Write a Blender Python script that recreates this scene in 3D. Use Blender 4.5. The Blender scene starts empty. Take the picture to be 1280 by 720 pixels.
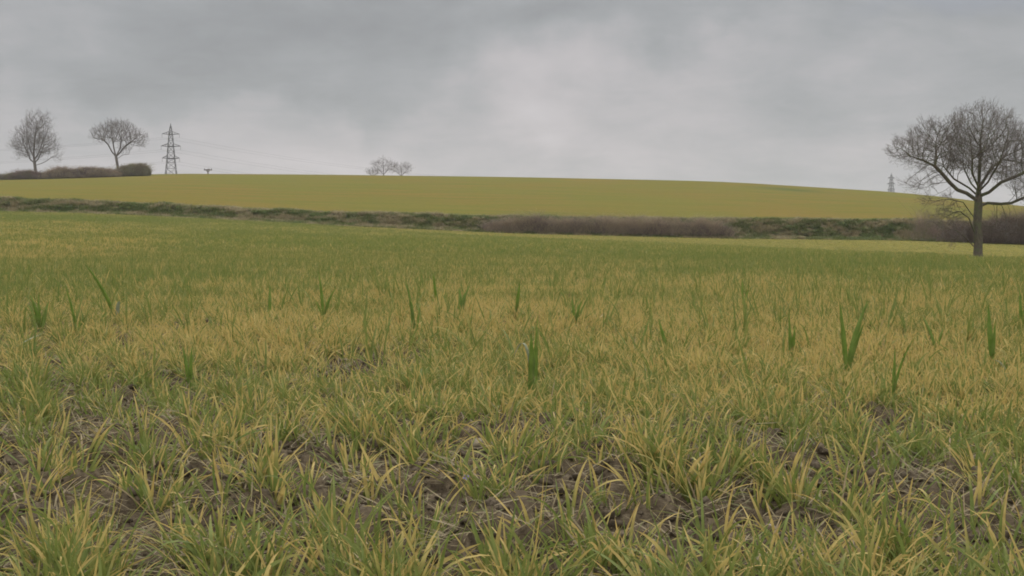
import bpy, math
import numpy as np
from mathutils import Vector

R = math.radians
S = bpy.context.scene
COL = S.collection
rng = np.random.default_rng(7)
F = 1600.0          # focal length in photo pixels (1280 wide)
ZC = 0.42           # camera height
PH = 300.0          # eye level row in the photo

# ------------------------------------------------------------------ noise
def _hash(ix, iy, seed):
    h = (ix.astype(np.int64) * 374761393 + iy.astype(np.int64) * 668265263 + seed * 1274126177) & 0xffffffff
    h = ((h ^ (h >> 13)) * 1274126177) & 0xffffffff
    h = h ^ (h >> 16)
    return (h & 0xffffff) / float(0xffffff)
def vnoise(x, y, seed=0):
    ix = np.floor(x); iy = np.floor(y); fx = x - ix; fy = y - iy
    fx = fx * fx * fx * (fx * (fx * 6 - 15) + 10); fy = fy * fy * fy * (fy * (fy * 6 - 15) + 10)
    a = _hash(ix, iy, seed); b = _hash(ix + 1, iy, seed); c = _hash(ix, iy + 1, seed); d = _hash(ix + 1, iy + 1, seed)
    return (a * (1 - fx) + b * fx) * (1 - fy) + (c * (1 - fx) + d * fx) * fy
def fbm(x, y, seed=0, octv=4, gain=.5):
    s = 0; a = 1; t = 0
    for k in range(octv):
        s = s + a * vnoise(x * 1.0 + k * 17.3, y + k * 9.1, seed + k); t += a; a *= gain
        x, y = (x * 1.62 + y * 1.18), (y * 1.62 - x * 1.18)
    return s / t
def sstep(a, b, x):
    t = np.clip((x - a) / (b - a), 0, 1); return t * t * (3 - 2 * t)

# ------------------------------------------------------------------ terrain
PX = np.array([-500, 0, 100, 200, 400, 640, 900, 1140, 1280, 1800.])
T1 = {  # depth -> photo row of the ground at each column of PX (near field)
    25:  [326, 325, 326, 327, 328, 328, 328, 329, 329, 329],
    45:  [298, 299, 300, 301, 305, 309, 314, 322, 330, 332],
    88:  [266, 271, 273, 277, 288, 297, 308, 322, 336, 339],
    130: [259, 265, 267, 271, 281, 292, 298, 299.5, 304, 308]}
BTOP = np.array([244, 251, 253, 257, 267, 273, 276, 277.5, 282, 288.])     # top of the bank
CREST = np.array([232, 223, 220.5, 216, 217, 220, 225.5, 240.5, 258, 286.])
def z_of(row, depth): return ZC + (PH - row) * depth / F
D1 = [0, 14, 25, 45, 88, 130, 160, 6000]
def _tab(rows):
    return np.array(rows)
H1 = [np.zeros(10), np.zeros(10)] + [z_of(_tab(T1[k]), k) for k in (25, 45, 88, 130)]
H1 += [H1[-1] + .3, H1[-1] + .3]
H2 = [z_of(BTOP, 133), z_of(BTOP + 1.5, 141), z_of(CREST + .50 * (BTOP - CREST), 200), z_of(CREST + .15 * (BTOP - CREST), 262),
      z_of(CREST, 330)]
zc = H2[-1]
H2 += [zc - 1.5, zc - 9, zc - 16, np.full(10, 1.0), np.full(10, 0.)]
D2 = [133, 141, 200, 262, 330, 400, 560, 900, 2200, 6000]
def _interp2(D, H, px, d):
    D = np.array(D, float); H = np.array(H)
    i = np.clip(np.searchsorted(D, d, side='right') - 1, 0, len(D) - 2)
    j = np.clip(np.searchsorted(PX, px, side='right') - 1, 0, len(PX) - 2)
    t = np.clip((d - D[i]) / (D[i + 1] - D[i]), 0, 1)
    u = np.clip((px - PX[j]) / (PX[j + 1] - PX[j]), 0, 1)
    return (H[i, j] * (1 - u) + H[i, j + 1] * u) * (1 - t) + (H[i + 1, j] * (1 - u) + H[i + 1, j + 1] * u) * t
def _smooth(D, H, px, d, k):
    s = 0; n = 0
    for a in (-1, -.5, 0, .5, 1):
        for b in (-40, 0, 40):
            s = s + _interp2(D, H, px + b, d * (1 + a * k)); n += 1
    return s / n
PATCH = [(60, 655, .20), (30, 600, .15), (240, 690, .13), (150, 500, .22), (40, 470, .25), (215, 420, .28), (370, 590, .13), (340, 548, .15), (585, 566, .22),
         (660, 560, .16), (640, 692, .14), (240, 640, .12), (500, 640, .12), (480, 590, .1), (940, 585, .17), (1045, 612, .16), (1110, 542, .16),
         (440, 462, .2), (860, 690, .12), (1240, 690, .12), (1160, 700, .1), (110, 625, .15), (560, 690, .12), (120, 540, .15), (760, 575, .12),
         (960, 670, .1), (1200, 610, .12), (270, 560, .12), (20, 690, .12), (370, 675, .1), (700, 640, .08)]
PATCH += [(603, 592, .10)]
PG = [((px - 640) / F * (ZC * F / (py - PH)), ZC * F / (py - PH), r) for px, py, r in PATCH]
def barem(x, y):
    m = np.zeros_like(x)
    for a, b, r in PG:
        q = ((x - a) / (r * 1.15)) ** 2 + ((y - b) / (r * 2.0)) ** 2
        m = np.maximum(m, np.exp(-q * 1.3))
    u = x + .4 * y + .10 * (fbm(y * 1.2, x * 0, 15, 2) - .5)
    for u0, w_, a_ in ((.17, .075, 1.), (.33, .03, .5), (.50, .075, 1.), (.82, .055, .8), (.98, .03, .5), (1.30, .04, .5), (-.15, .04, .7)):
        m = np.maximum(m, np.exp(-((u - u0) / w_) ** 2) * a_ * sstep(.22, .46, fbm(x * 1.6, y * 1.3, 16, 2)) * (1 - sstep(7, 11, y)))
    return m
def height(x, y, micro=True):
    x = np.asarray(x, float); y = np.asarray(y, float)
    yy = np.maximum(y, 6.0)
    px = np.clip(640 + F * x / yy, -500, 1800)
    h1 = _smooth(D1, H1, px, yy, .09)
    h2 = _smooth(D2, H2, px, yy, .05) * sstep(100, 180, yy) + _interp2(D2, H2, px, yy) * (1 - sstep(100, 180, yy))
    e = 130 + 1.2 * (fbm(x * .12, y * 0, 5, 2) - .5)
    b = sstep(e, e + 3.0, yy)
    h = h1 * (1 - b) + h2 * b
    h = h + (fbm(x * .5, y * .5, 3, 3) - .5) * .45 * sstep(129, 131, yy) * (1 - sstep(133, 138, yy))
    h = h + (fbm(x * .5, y * .5, 21, 3) - .5) * .07 * (1 - sstep(60, 120, yy)) * sstep(2, 6, np.abs(yy))
    if micro:
        near = 1 - sstep(9, 14, np.hypot(x, y))
        c1 = fbm(x * 4, y * 4, 31, 2) - .5
        c2 = np.abs(fbm(x * 14, y * 14, 41, 3) - .5)
        c3 = vnoise(x * 70, y * 70, 51) - .5
        bm = barem(x, y)
        h = h + near * (c1 * .045 + c2 * .085 * (.6 + .8 * bm) + c3 * .018 - bm * .012)
    return h
def P(px, py_base, depth):                     # ground point seen in that column at that depth
    x = (px - 640) / F * depth
    return x, depth, float(height(np.array([x]), np.array([depth]), False)[0])

# ------------------------------------------------------------------ mesh helpers
def mesh(name, v, f, mat=None, attrs=None, smooth=False):
    """v: (n,3); f: (m,k) array of quads/tris or a list of such arrays"""
    me = bpy.data.meshes.new(name)
    v = np.asarray(v, np.float32)
    fl = f if isinstance(f, list) else [f]
    fl = [np.asarray(a, np.int32) for a in fl if len(a)]
    me.vertices.add(len(v)); me.vertices.foreach_set('co', v.ravel())
    loops = np.concatenate([a.ravel() for a in fl])
    tot = np.concatenate([np.full(len(a), a.shape[1], np.int32) for a in fl])
    st = np.concatenate([[0], np.cumsum(tot)[:-1]]).astype(np.int32)
    me.loops.add(len(loops)); me.loops.foreach_set('vertex_index', loops)
    me.polygons.add(len(tot)); me.polygons.foreach_set('loop_start', st)
    try: me.polygons.foreach_set('loop_total', tot)
    except Exception: pass
    if smooth: me.polygons.foreach_set('use_smooth', np.ones(len(tot), bool))
    me.update(calc_edges=True)
    for k, a in (attrs or {}).items():
        a = np.asarray(a, np.float32)
        if a.ndim == 1:
            at = me.attributes.new(k, 'FLOAT', 'POINT'); at.data.foreach_set('value', a)
        else:
            at = me.attributes.new(k, 'FLOAT_VECTOR', 'POINT'); at.data.foreach_set('vector', a.ravel())
    if mat: me.materials.append(mat)
    return me
def obj(name, me, parent=None, loc=None, link=True):
    o = bpy.data.objects.new(name, me)
    if link: COL.objects.link(o)
    if parent: o.parent = parent
    if loc is not None: o.location = loc
    return o
def tag(o, label=None, cat=None, group=None, kind=None):
    if label: o['label'] = label
    if cat: o['category'] = cat
    if group: o['group'] = group
    if kind: o['kind'] = kind
    return o
def thing(name, loc, label, cat, group=None):
    o = bpy.data.objects.new(name, None); COL.objects.link(o); o.location = loc
    o.empty_display_size = .1
    return tag(o, label, cat, group)

# ------------------------------------------------------------------ materials
class NT:
    def __init__(s, nt): s.nt = nt
    def n(s, t, **kw):
        nd = s.nt.nodes.new(t)
        for k, v in kw.items(): setattr(nd, k, v)
        return nd
    def put(s, sock, v):
        if hasattr(v, 'links') or isinstance(v, bpy.types.NodeSocket): s.nt.links.new(v, sock)
        elif v is not None:
            if hasattr(sock.default_value, '__len__') and not hasattr(v, '__len__'): v = (v,) * len(sock.default_value)
            if hasattr(v, '__len__') and len(sock.default_value) == 4 and len(v) == 3: v = (*v, 1)
            sock.default_value = v
    def math(s, op, a, b=None, c=None, clamp=False):
        nd = s.n('ShaderNodeMath', operation=op, use_clamp=clamp); s.put(nd.inputs[0], a)
        if b is not None: s.put(nd.inputs[1], b)
        if c is not None: s.put(nd.inputs[2], c)
        return nd.outputs[0]
    def vmath(s, op, a, b=None):
        nd = s.n('ShaderNodeVectorMath', operation=op); s.put(nd.inputs[0], a)
        if b is not None: s.put(nd.inputs[1], b)
        return nd.outputs['Value' if op in ('LENGTH', 'DOT_PRODUCT') else 'Vector']
    def rng(s, v, a, b, c=0., d=1., smooth=True):
        nd = s.n('ShaderNodeMapRange', interpolation_type='SMOOTHSTEP' if smooth else 'LINEAR')
        for i, q in enumerate((v, a, b, c, d)): s.put(nd.inputs[i], q)
        return nd.outputs[0]
    def mix(s, f, a, b, bt='MIX'):
        nd = s.n('ShaderNodeMix', data_type='RGBA', blend_type=bt); nd.clamp_factor = True
        s.put(nd.inputs[0], f); s.put(nd.inputs[6], a); s.put(nd.inputs[7], b)
        return nd.outputs[2]
    def noise(s, vec, scale, detail=3, rough=.55, dist=0.):
        nd = s.n('ShaderNodeTexNoise'); s.put(nd.inputs['Vector'], vec)
        nd.inputs['Scale'].default_value = scale; nd.inputs['Detail'].default_value = detail
        nd.inputs['Roughness'].default_value = rough; nd.inputs['Distortion'].default_value = dist
        return nd.outputs['Fac']
    def attr(s, name, t='GEOMETRY'):
        nd = s.n('ShaderNodeAttribute', attribute_name=name, attribute_type=t); return nd
def mat(name, rough=.8, spec=.3):
    m = bpy.data.materials.new(name); m.use_nodes = True
    t = NT(m.node_tree); b = m.node_tree.nodes['Principled BSDF']
    b.inputs['Roughness'].default_value = rough; b.inputs['Specular IOR Level'].default_value = spec
    return m, t, b
def pos(t): return t.n('ShaderNodeNewGeometry').outputs['Position']

def leafy(name, green, green2, yel, yel2, straw, trans=.3):
    """blade material: attribute cr = (blade random, t along blade, dead flag); tint from the scatter point"""
    m, t, b = mat(name, .6, .15)
    cr = t.attr('cr').outputs['Vector']
    sp = t.n('ShaderNodeSeparateXYZ'); t.put(sp.inputs[0], cr)
    br, tt, dead = sp.outputs
    tint = t.attr('tint', 'INSTANCER').outputs['Fac']
    r2 = t.attr('rnd', 'INSTANCER').outputs['Fac']
    g = t.mix(t.math('FRACT', t.math('ADD', t.math('MULTIPLY', br, 7.31), r2)), green, green2)
    y = t.mix(t.math('FRACT', t.math('ADD', t.math('MULTIPLY', br, 3.7), t.math('MULTIPLY', r2, 2.3))), yel, yel2)
    # yellowing creeps down from the tip
    k = t.math('ADD', t.math('MULTIPLY', tt, .55), t.math('MULTIPLY', t.math('FRACT', t.math('ADD', br, r2)), .75))
    th = t.math('SUBTRACT', 1.28, tint)
    f = t.rng(t.math('SUBTRACT', k, th), -.16, .16)
    c = t.mix(f, g, y)
    c = t.mix(dead, c, straw)
    ob = t.n('ShaderNodeTexCoord').outputs['Object']
    nz = t.noise(ob, 60, 3)
    c = t.mix(t.rng(nz, .3, .8), c, t.mix(1., c, (.72, .66, .6), 'MULTIPLY'))
    t.put(b.inputs['Base Color'], c)
    tr = t.n('ShaderNodeBsdfTranslucent'); t.put(tr.inputs[0], c)
    mx = t.n('ShaderNodeMixShader'); mx.inputs[0].default_value = trans
    t.put(mx.inputs[1], b.outputs[0]); t.put(mx.inputs[2], tr.outputs[0])
    out = m.node_tree.nodes['Material Output']; t.put(out.inputs[0], mx.outputs[0])
    return m
M_CROP = leafy('wheat_leaf', (.132, .180, .042), (.198, .228, .060), (.50, .375, .130), (.42, .345, .115), (.36, .285, .17), .4)
M_LIT = leafy('dry_litter_leaf', (.10, .12, .035), (.14, .14, .05), (.24, .19, .08), (.22, .18, .08), (.20, .165, .09), .2)
M_BANK = leafy('bank_grass_leaf', (.085, .135, .036), (.155, .185, .055), (.31, .275, .14), (.20, .165, .085), (.36, .315, .19), .3)

def plain_leaf(name, c1, c2, trans=.3, scale=25):
    m, t, b = mat(name, .6, .15)
    ob = t.n('ShaderNodeTexCoord').outputs['Object']
    c = t.mix(t.rng(t.noise(ob, scale, 3), .35, .65), c1, c2)
    t.put(b.inputs['Base Color'], c)
    tr = t.n('ShaderNodeBsdfTranslucent'); t.put(tr.inputs[0], c)
    mx = t.n('ShaderNodeMixShader'); mx.inputs[0].default_value = trans
    t.put(mx.inputs[1], b.outputs[0]); t.put(mx.inputs[2], tr.outputs[0])
    t.put(m.node_tree.nodes['Material Output'].inputs[0], mx.outputs[0])
    return m
M_TALL = plain_leaf('tall_blade_leaf', (.22, .31, .075), (.29, .37, .11), .68)
M_PALE = plain_leaf('pale_leaf_underside', (.33, .35, .24), (.24, .27, .16))

def bark(name, c1, c2, moss=None, scale=3.):
    m, t, b = mat(name, .9, .15)
    p = pos(t)
    mp = t.vmath('MULTIPLY', p, (1, 1, .35))
    n1 = t.noise(mp, scale * 3, 5, .6)
    c = t.mix(t.rng(n1, .35, .65), c1, c2)
    if moss: c = t.mix(t.rng(t.noise(p, scale * .4, 3), .42, .62), c, moss)
    t.put(b.inputs['Base Color'], c)
    bp = t.n('ShaderNodeBump'); bp.inputs['Strength'].default_value = .6; bp.inputs['Distance'].default_value = .03
    t.put(bp.inputs['Height'], n1); t.put(b.inputs['Normal'], bp.outputs[0])
    return m
M_OAK = bark('oak_bark', (.060, .050, .038), (.115, .095, .070), (.085, .090, .045), 4)
M_TWIG = bark('twig_bark', (.11, .094, .082), (.17, .145, .125), None, 2)
M_FTREE = bark('grey_bark', (.10, .088, .078), (.16, .14, .125), None, 1)

def twigmat(name, stops, leafs=None):
    m, t, b = mat(name, .85, .15)
    r = t.attr('rn').outputs['Fac']
    p = pos(t)
    c = t.mix(r, stops[0], stops[1])
    c = t.mix(t.rng(t.noise(p, .42, 5, .65), .46, .56), c, stops[2])
    if leafs is not None: c = t.mix(t.rng(t.math('ADD', r, t.math('MULTIPLY', t.noise(p, .45, 3), .8)), 1.0, 1.12), c, leafs)
    t.put(b.inputs['Base Color'], c); return m

# ---------- ground
def ground_mat():
    m, t, b = mat('ground_soil_and_crop', 1., .0)
    p = pos(t)
    z1 = t.attr('hillm').outputs['Fac']; z2 = t.attr('bankm').outputs['Fac']; z3 = t.attr('farm').outputs['Fac']
    n1 = t.noise(p, 3.5, 6, .62); n2 = t.noise(p, 38, 5, .7); n3 = t.noise(p, 140, 3, .6)
    soil = t.mix(t.rng(n1, .35, .65), (.046, .035, .022), (.074, .058, .038))
    soil = t.mix(t.rng(n2, .38, .66), soil, (.108, .086, .056))
    soil = t.mix(t.rng(n3, .55, .75), soil, (.034, .025, .019))
    # crop floor seen between far plants
    fl = t.mix(t.rng(t.noise(p, .8, 4), .4, .6), (.115, .110, .032), (.155, .135, .038))
    c = t.mix(z3, soil, fl)
    # hill crop
    a1 = t.noise(t.vmath('MULTIPLY', p, (1, .55, 0)), .035, 3, .5)
    a2 = t.noise(t.vmath('MULTIPLY', p, (.22, 1, 0)), .22, 4, .6)
    a3 = t.noise(t.vmath('MULTIPLY', p, (1, 1, 1)), 1.6, 3, .7)
    hc = t.mix(t.rng(a1, .36, .64), (.122, .110, .028), (.144, .104, .030))
    hc = t.mix(t.rng(a2, .42, .62, 0, .8), hc, (.102, .104, .024))
    hc = t.mix(t.rng(a3, .35, .7, 0, .35), hc, (.070, .066, .022))
    sx = t.n('ShaderNodeSeparateXYZ'); t.put(sx.inputs[0], p)
    lane = t.math('FRACT', t.math('DIVIDE', t.math('ADD', t.math('ADD', sx.outputs[1], t.math('MULTIPLY', sx.outputs[0], .35)), t.math('MULTIPLY', a1, 30)), 24.))
    ln = t.math('MULTIPLY', t.rng(t.math('ABSOLUTE', t.math('SUBTRACT', lane, .5)), .0, .05, 1., 0.), t.rng(a3, .3, .7, .1, .45))
    hc = t.mix(ln, hc, (.080, .082, .016))
    g = t.attr('greenm').outputs['Fac']
    hc = t.mix(g, hc, (.052, .074, .024))
    c = t.mix(z1, c, hc)
    bk = t.mix(t.rng(t.noise(p, .6, 4), .4, .6), (.07, .085, .03), (.17, .14, .08))
    c = t.mix(z2, c, bk)
    t.put(b.inputs['Base Color'], c)
    bp = t.n('ShaderNodeBump'); bp.inputs['Strength'].default_value = .7; bp.inputs['Distance'].default_value = .010
    t.put(bp.inputs['Height'], t.math('ADD', n2, t.math('MULTIPLY', n3, .5))); t.put(b.inputs['Normal'], bp.outputs[0])
    return m

def build_ground():
    # polar sheet, fine in front of the viewpoint, coarse elsewhere, out past the horizon
    fine = np.linspace(R(-38), R(38), 900)
    rest = np.linspace(R(38), R(322), 90)[1:-1]
    az = np.concatenate([fine, rest])
    r = [.25]
    while r[-1] < 9: r.append(r[-1] * 1.0055 + .0004)
    while r[-1] < 115: r.append(r[-1] * 1.012)
    while r[-1] < 165: r.append(r[-1] + .55)
    while r[-1] < 420: r.append(r[-1] * 1.012)
    while r[-1] < 6000: r.append(r[-1] * 1.06)
    r = np.array(r); A, Rr = np.meshgrid(az, r)
    x = np.sin(A) * Rr; y = np.cos(A) * Rr
    z = height(x, y)
    nr, na = x.shape
    v = np.stack([x.ravel(), y.ravel(), z.ravel()], 1)
    v = np.vstack([v, [[0, 0, float(height(np.array([0.]), np.array([0.]))[0])]]])
    i = np.arange(nr - 1)[:, None] * na; j = np.arange(na)[None, :]; j2 = (j + 1) % na
    q = np.stack([i + j, i + j2, i + na + j2, i + na + j], -1).reshape(-1, 4)[:, ::-1]
    tri = np.stack([np.arange(na), np.full(na, nr * na), (np.arange(na) + 1) % na], 1)[:, ::-1]
    X, Y = v[:, 0], v[:, 1]
    hill = sstep(131.5, 134.5, Y); bank = sstep(128.5, 130.3, Y + 1.2 * (fbm(X * .3, Y * .3, 77, 2) - .5)) * (1 - sstep(134.5, 137, Y))
    far = sstep(14, 45, np.hypot(X, Y)) * (1 - hill)
    far[Y < 0] = sstep(14, 45, np.hypot(X, Y))[Y < 0]
    px = 640 + F * X / np.maximum(Y, 5)
    rowp = PH - (v[:, 2] - ZC) * F / np.maximum(Y, 5)
    w = .7 + .6 * fbm(X * .2, Y * .2, 9, 2)
    gm = np.exp(-(((px - 985) / 42) ** 2) - ((rowp - 237 - (px - 985) * .075) / 1.9) ** 2) * .8
    gm = np.maximum(gm, np.exp(-(((px - 680) / 70) ** 2) - ((Y - 147) / 9) ** 2) * .35)
    gm = np.maximum(gm, np.exp(-((px - 1290) / 90) ** 2) * 0)
    gm = np.clip(gm * w, 0, 1) * (Y > 134)
    me = mesh('ground', v, [q, tri], ground_mat(), {'hillm': hill, 'bankm': bank, 'farm': far, 'greenm': gm}, True)
    tag(obj('ground', me), 'brown soil field rising to a bank and a yellowish green hill', 'field', kind='structure')
build_ground()

# ------------------------------------------------------------------ blades
def blades(spec, nseg=6, fold=True):
    """spec rows: base(3), azimuth, lean0, curl, length, width, rnd, dead ; returns v,f,cr"""
    spec = np.asarray(spec, float); n = len(spec)
    t = np.linspace(0, 1, nseg + 1)
    az, l0, cu, L, W = spec[:, 3], spec[:, 4], spec[:, 5], spec[:, 6], spec[:, 7]
    ang = l0[:, None] + cu[:, None] * t[None, :] ** 1.4
    ds = L[:, None] / nseg
    hx = np.concatenate([np.zeros((n, 1)), np.cumsum(np.sin(ang[:, :-1]) * ds, 1)], 1)
    hz = np.concatenate([np.zeros((n, 1)), np.cumsum(np.cos(ang[:, :-1]) * ds, 1)], 1)
    dx, dy = np.cos(az)[:, None], np.sin(az)[:, None]
    tw = spec[:, 10][:, None] * t[None, :] if spec.shape[1] > 10 else 0
    cx = spec[:, 0:1] + hx * dx; cy = spec[:, 1:2] + hx * dy; cz = spec[:, 2:3] + hz
    wp = np.minimum(1, .55 + t * 1.6) * np.clip((1 - t) / .55, 0, 1) ** .62
    w = W[:, None] * wp[None, :] * .5
    # side vector rotated by twist about the blade axis
    nx, nz = -np.cos(ang) * 1.0, np.sin(ang)              # normal in bend plane
    sx = -dy * np.cos(tw) + nx * dx * np.sin(tw); sy = dx * np.cos(tw) + nx * dy * np.sin(tw); sz = nz * np.sin(tw) + 0 * w
    Lf = np.stack([cx - sx * w, cy - sy * w, cz - sz * w], -1)
    Rt = np.stack([cx + sx * w, cy + sy * w, cz + sz * w], -1)
    k = nseg + 1
    tt = np.broadcast_to(t, (n, k))
    cr1 = np.stack([np.broadcast_to(spec[:, 8:9], (n, k)), tt, np.broadcast_to(spec[:, 9:10], (n, k))], -1)
    if fold:
        off = w * .38
        Md = np.stack([cx - nx * dx * off, cy - nx * dy * off, cz - nz * off], -1)
        V = np.stack([Lf, Md, Rt], 2).reshape(n, k * 3, 3); cr = np.repeat(cr1, 3, axis=1)
        b = np.arange(nseg)[:, None] * 3
        q = np.concatenate([np.concatenate([b, b + 1, b + 4, b + 3], 1), np.concatenate([b + 1, b + 2, b + 5, b + 4], 1)])
        m = k * 3
    else:
        V = np.stack([Lf, Rt], 2).reshape(n, k * 2, 3); cr = np.repeat(cr1, 2, axis=1)
        b = np.arange(nseg)[:, None] * 2
        q = np.concatenate([b, b + 1, b + 3, b + 2], 1); m = k * 2
    Fc = (q[None] + (np.arange(n) * m)[:, None, None]).reshape(-1, 4)
    return V.reshape(-1, 3), Fc, cr.reshape(-1, 3)
U = lambda a, b: rng.uniform(a, b)

TEMPL = {}
def template_collection(name, metas):
    c = bpy.data.collections.new(name)
    for i, me in enumerate(metas):
        o = bpy.data.objects.new('%s_%03d' % (name, i), me); c.objects.link(o)
    return c
def scatter(name, pts, rot, scl, idx, tint, coll, label, cat):
    me = mesh(name, pts, [np.zeros((0, 3))] if False else np.zeros((0, 3), int)) if False else bpy.data.meshes.new(name)
    pts = np.asarray(pts, np.float32)
    me.vertices.add(len(pts)); me.vertices.foreach_set('co', pts.ravel())
    for k, a, ty, ch in (('rot', rot, 'FLOAT_VECTOR', 'vector'), ('scl', scl, 'FLOAT_VECTOR', 'vector'), ('tint', tint, 'FLOAT', 'value'),
                     ('rnd', rng.random(len(pts)), 'FLOAT', 'value'), ('idx', idx, 'INT', 'value')):
        at = me.attributes.new(k, ty, 'POINT'); at.data.foreach_set(ch, np.asarray(a, np.int32 if ty == 'INT' else np.float32).ravel())
    me.update()
    o = obj(name, me); tag(o, label, cat, kind='stuff')
    g = bpy.data.node_groups.new(name, 'GeometryNodeTree')
    g.interface.new_socket('Geometry', in_out='INPUT', socket_type='NodeSocketGeometry')
    g.interface.new_socket('Geometry', in_out='OUTPUT', socket_type='NodeSocketGeometry')
    N = g.nodes.new; L = g.links.new
    gi = N('NodeGroupInput'); go = N('NodeGroupOutput'); ci = N('GeometryNodeCollectionInfo')
    ci.inputs[0].default_value = coll; ci.inputs[1].default_value = True; ci.inputs[2].default_value = True
    ip = N('GeometryNodeInstanceOnPoints'); ip.inputs['Pick Instance'].default_value = True
    def na(n, ty):
        q = N('GeometryNodeInputNamedAttribute'); q.data_type = ty; q.inputs[0].default_value = n; return q.outputs[0]
    L(gi.outputs[0], ip.inputs['Points']); L(ci.outputs[0], ip.inputs['Instance'])
    L(na('idx', 'INT'), ip.inputs['Instance Index'])
    er = N('FunctionNodeEulerToRotation'); L(na('rot', 'FLOAT_VECTOR'), er.inputs[0]); L(er.outputs[0], ip.inputs['Rotation'])
    L(na('scl', 'FLOAT_VECTOR'), ip.inputs['Scale'])
    L(ip.outputs[0], go.inputs[0])
    md = o.modifiers.new('scatter', 'NODES'); md.node_group = g
    return o

# ---- wheat templates
def plant_spec(nb, Lr, Wr, spread=.012, lean=(.04, .62), dead=.12):
    s = []
    for k in range(nb):
        a = U(0, 2 * math.pi); r = spread * math.sqrt(U(0, 1))
        d = U(0, 1) < dead
        L = U(*Lr) * (.8 if d else 1); s.append([r * math.cos(a), r * math.sin(a), -.006, a + U(-.6, .6), U(*lean) + (.35 if d else 0), (U(.05, .8) if U(0, 1) < .72 else U(.8, 1.9)), L,
                                 U(*Wr) * (.6 if d else 1), U(0, 1), 1. if d else 0., U(-1.2, 1.2)])
    return s
tm = []
NEAR = 40
for i in range(NEAR):
    v, f, c = blades(plant_spec(int(U(6, 12)), (.045, .105), (.0025, .0054), .014, (.05, .8)), 7)
    tm.append(mesh('wheat_plant_%d' % i, v, f, M_CROP, {'cr': c}))
TALL0 = len(tm)
for i in range(12):
    v, f, c = blades(plant_spec(int(U(3, 6)), (.12, .24), (.0045, .010), .012, (.02, .40), 0), 7)
    c[:, 0] *= .1; tm.append(mesh('wheat_tall_%d' % i, v, f, M_CROP, {'cr': c}))
FAR0 = len(tm)
for i in range(12):
    s = []
    for k in range(46):
        a = U(0, 6.283); r = .24 * math.sqrt(U(0, 1))
        b = plant_spec(1, (.07, .14), (.008, .014), .0, (.05, .7), .08)[0]; b[0] = r * math.cos(a); b[1] = r * math.sin(a); s.append(b)
    v, f, c = blades(s, 3, False)
    tm.append(mesh('wheat_patch_%d' % i, v, f, M_CROP, {'cr': c}))
CROPC = template_collection('wheat', tm)

def polar(n, r0, r1, half):
    rr = np.sqrt(rng.uniform(r0 * r0, r1 * r1, n)); aa = rng.uniform(-half, half, n)
    return np.sin(aa) * rr, np.cos(aa) * rr
def edge_depth(px):      # where the green sown crop ends and the yellow headland begins
    return np.interp(px, [-500, 380, 470, 640, 900, 1140, 1280, 1800], [128.5, 128.5, 105, 84, 87, 97, 102, 102])
def tintf(x, y):
    px = 640 + F * x / np.maximum(y, .5); d = y
    n = fbm(x * .9, y * .9, 61, 3) * .8 + fbm(x * .16, y * .1, 62, 3) * .9 - .85
    base = .38 + n * .9 - .03 * (1 - sstep(2.5, 5.5, d))
    gs = np.interp(px, [0, 500, 900, 1280], [66, 42, 27, 20])
    g = sstep(gs * .72, gs * 1.25, d)
    yl = -.12 * sstep(4, 7, d) * (1 - sstep(22, 30, d)) + sstep(9, 22, d) * (1 - g) * np.interp(px, [0, 500, 900], [.24, .06, .0])
    tn = base + yl
    tn = tn * (1 - g) + (.26 + n * .7) * g
    hl = sstep(-2, 2, d - edge_depth(px))
    tn = tn * (1 - hl) + (.54 + n * .3) * hl
    return np.clip(tn + rng.normal(0, .09, len(x)), 0, 1)
X, Y, I, SC, TI = [], [], [], [], []
# near plants, sown in rows
x, y = polar(88000, .9, 10, R(33))
u = x + .4 * y; row = np.floor(u / .165) * .165 + .0825 + rng.normal(0, .027, len(u)); x = np.where(rng.random(len(u)) < .88, row - .4 * y, x)
dn = .66 * sstep(.26, .50, fbm(x * 2.4, y * 2.4, 71, 3)) + .34
dn *= (1 - .90 * barem(x, y)) * np.where(y < 2.6, .92, 1)
k = rng.random(len(x)) < dn * .78
x, y = x[k], y[k]
X.append(x); Y.append(y); I.append(rng.integers(0, NEAR, len(x))); SC.append(rng.uniform(.75, 1.3, len(x))); TI.append(tintf(x, y))
# mid plants
x, y = polar(100000, 9.5, 34, R(30))
dn = .6 + .4 * sstep(.3, .6, fbm(x * 1.2, y * 1.2, 72, 3)); k = rng.random(len(x)) < dn; x, y = x[k], y[k]
X.append(x); Y.append(y); I.append(rng.integers(0, NEAR, len(x))); SC.append(rng.uniform(1.0, 1.6, len(x))); TI.append(tintf(x, y))
# far patches
x, y = polar(44000, 30, 150, R(30))
k = (y < 129.6); x, y = x[k], y[k]
X.append(x); Y.append(y); I.append(rng.integers(FAR0, FAR0 + 12, len(x)))
pxx = 640 + F * x / y; hl = sstep(-2, 2, y - edge_depth(pxx))
SC.append(rng.uniform(.9, 1.5, len(x)) * (1 - .55 * hl)); TI.append(tintf(x, y))
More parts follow.
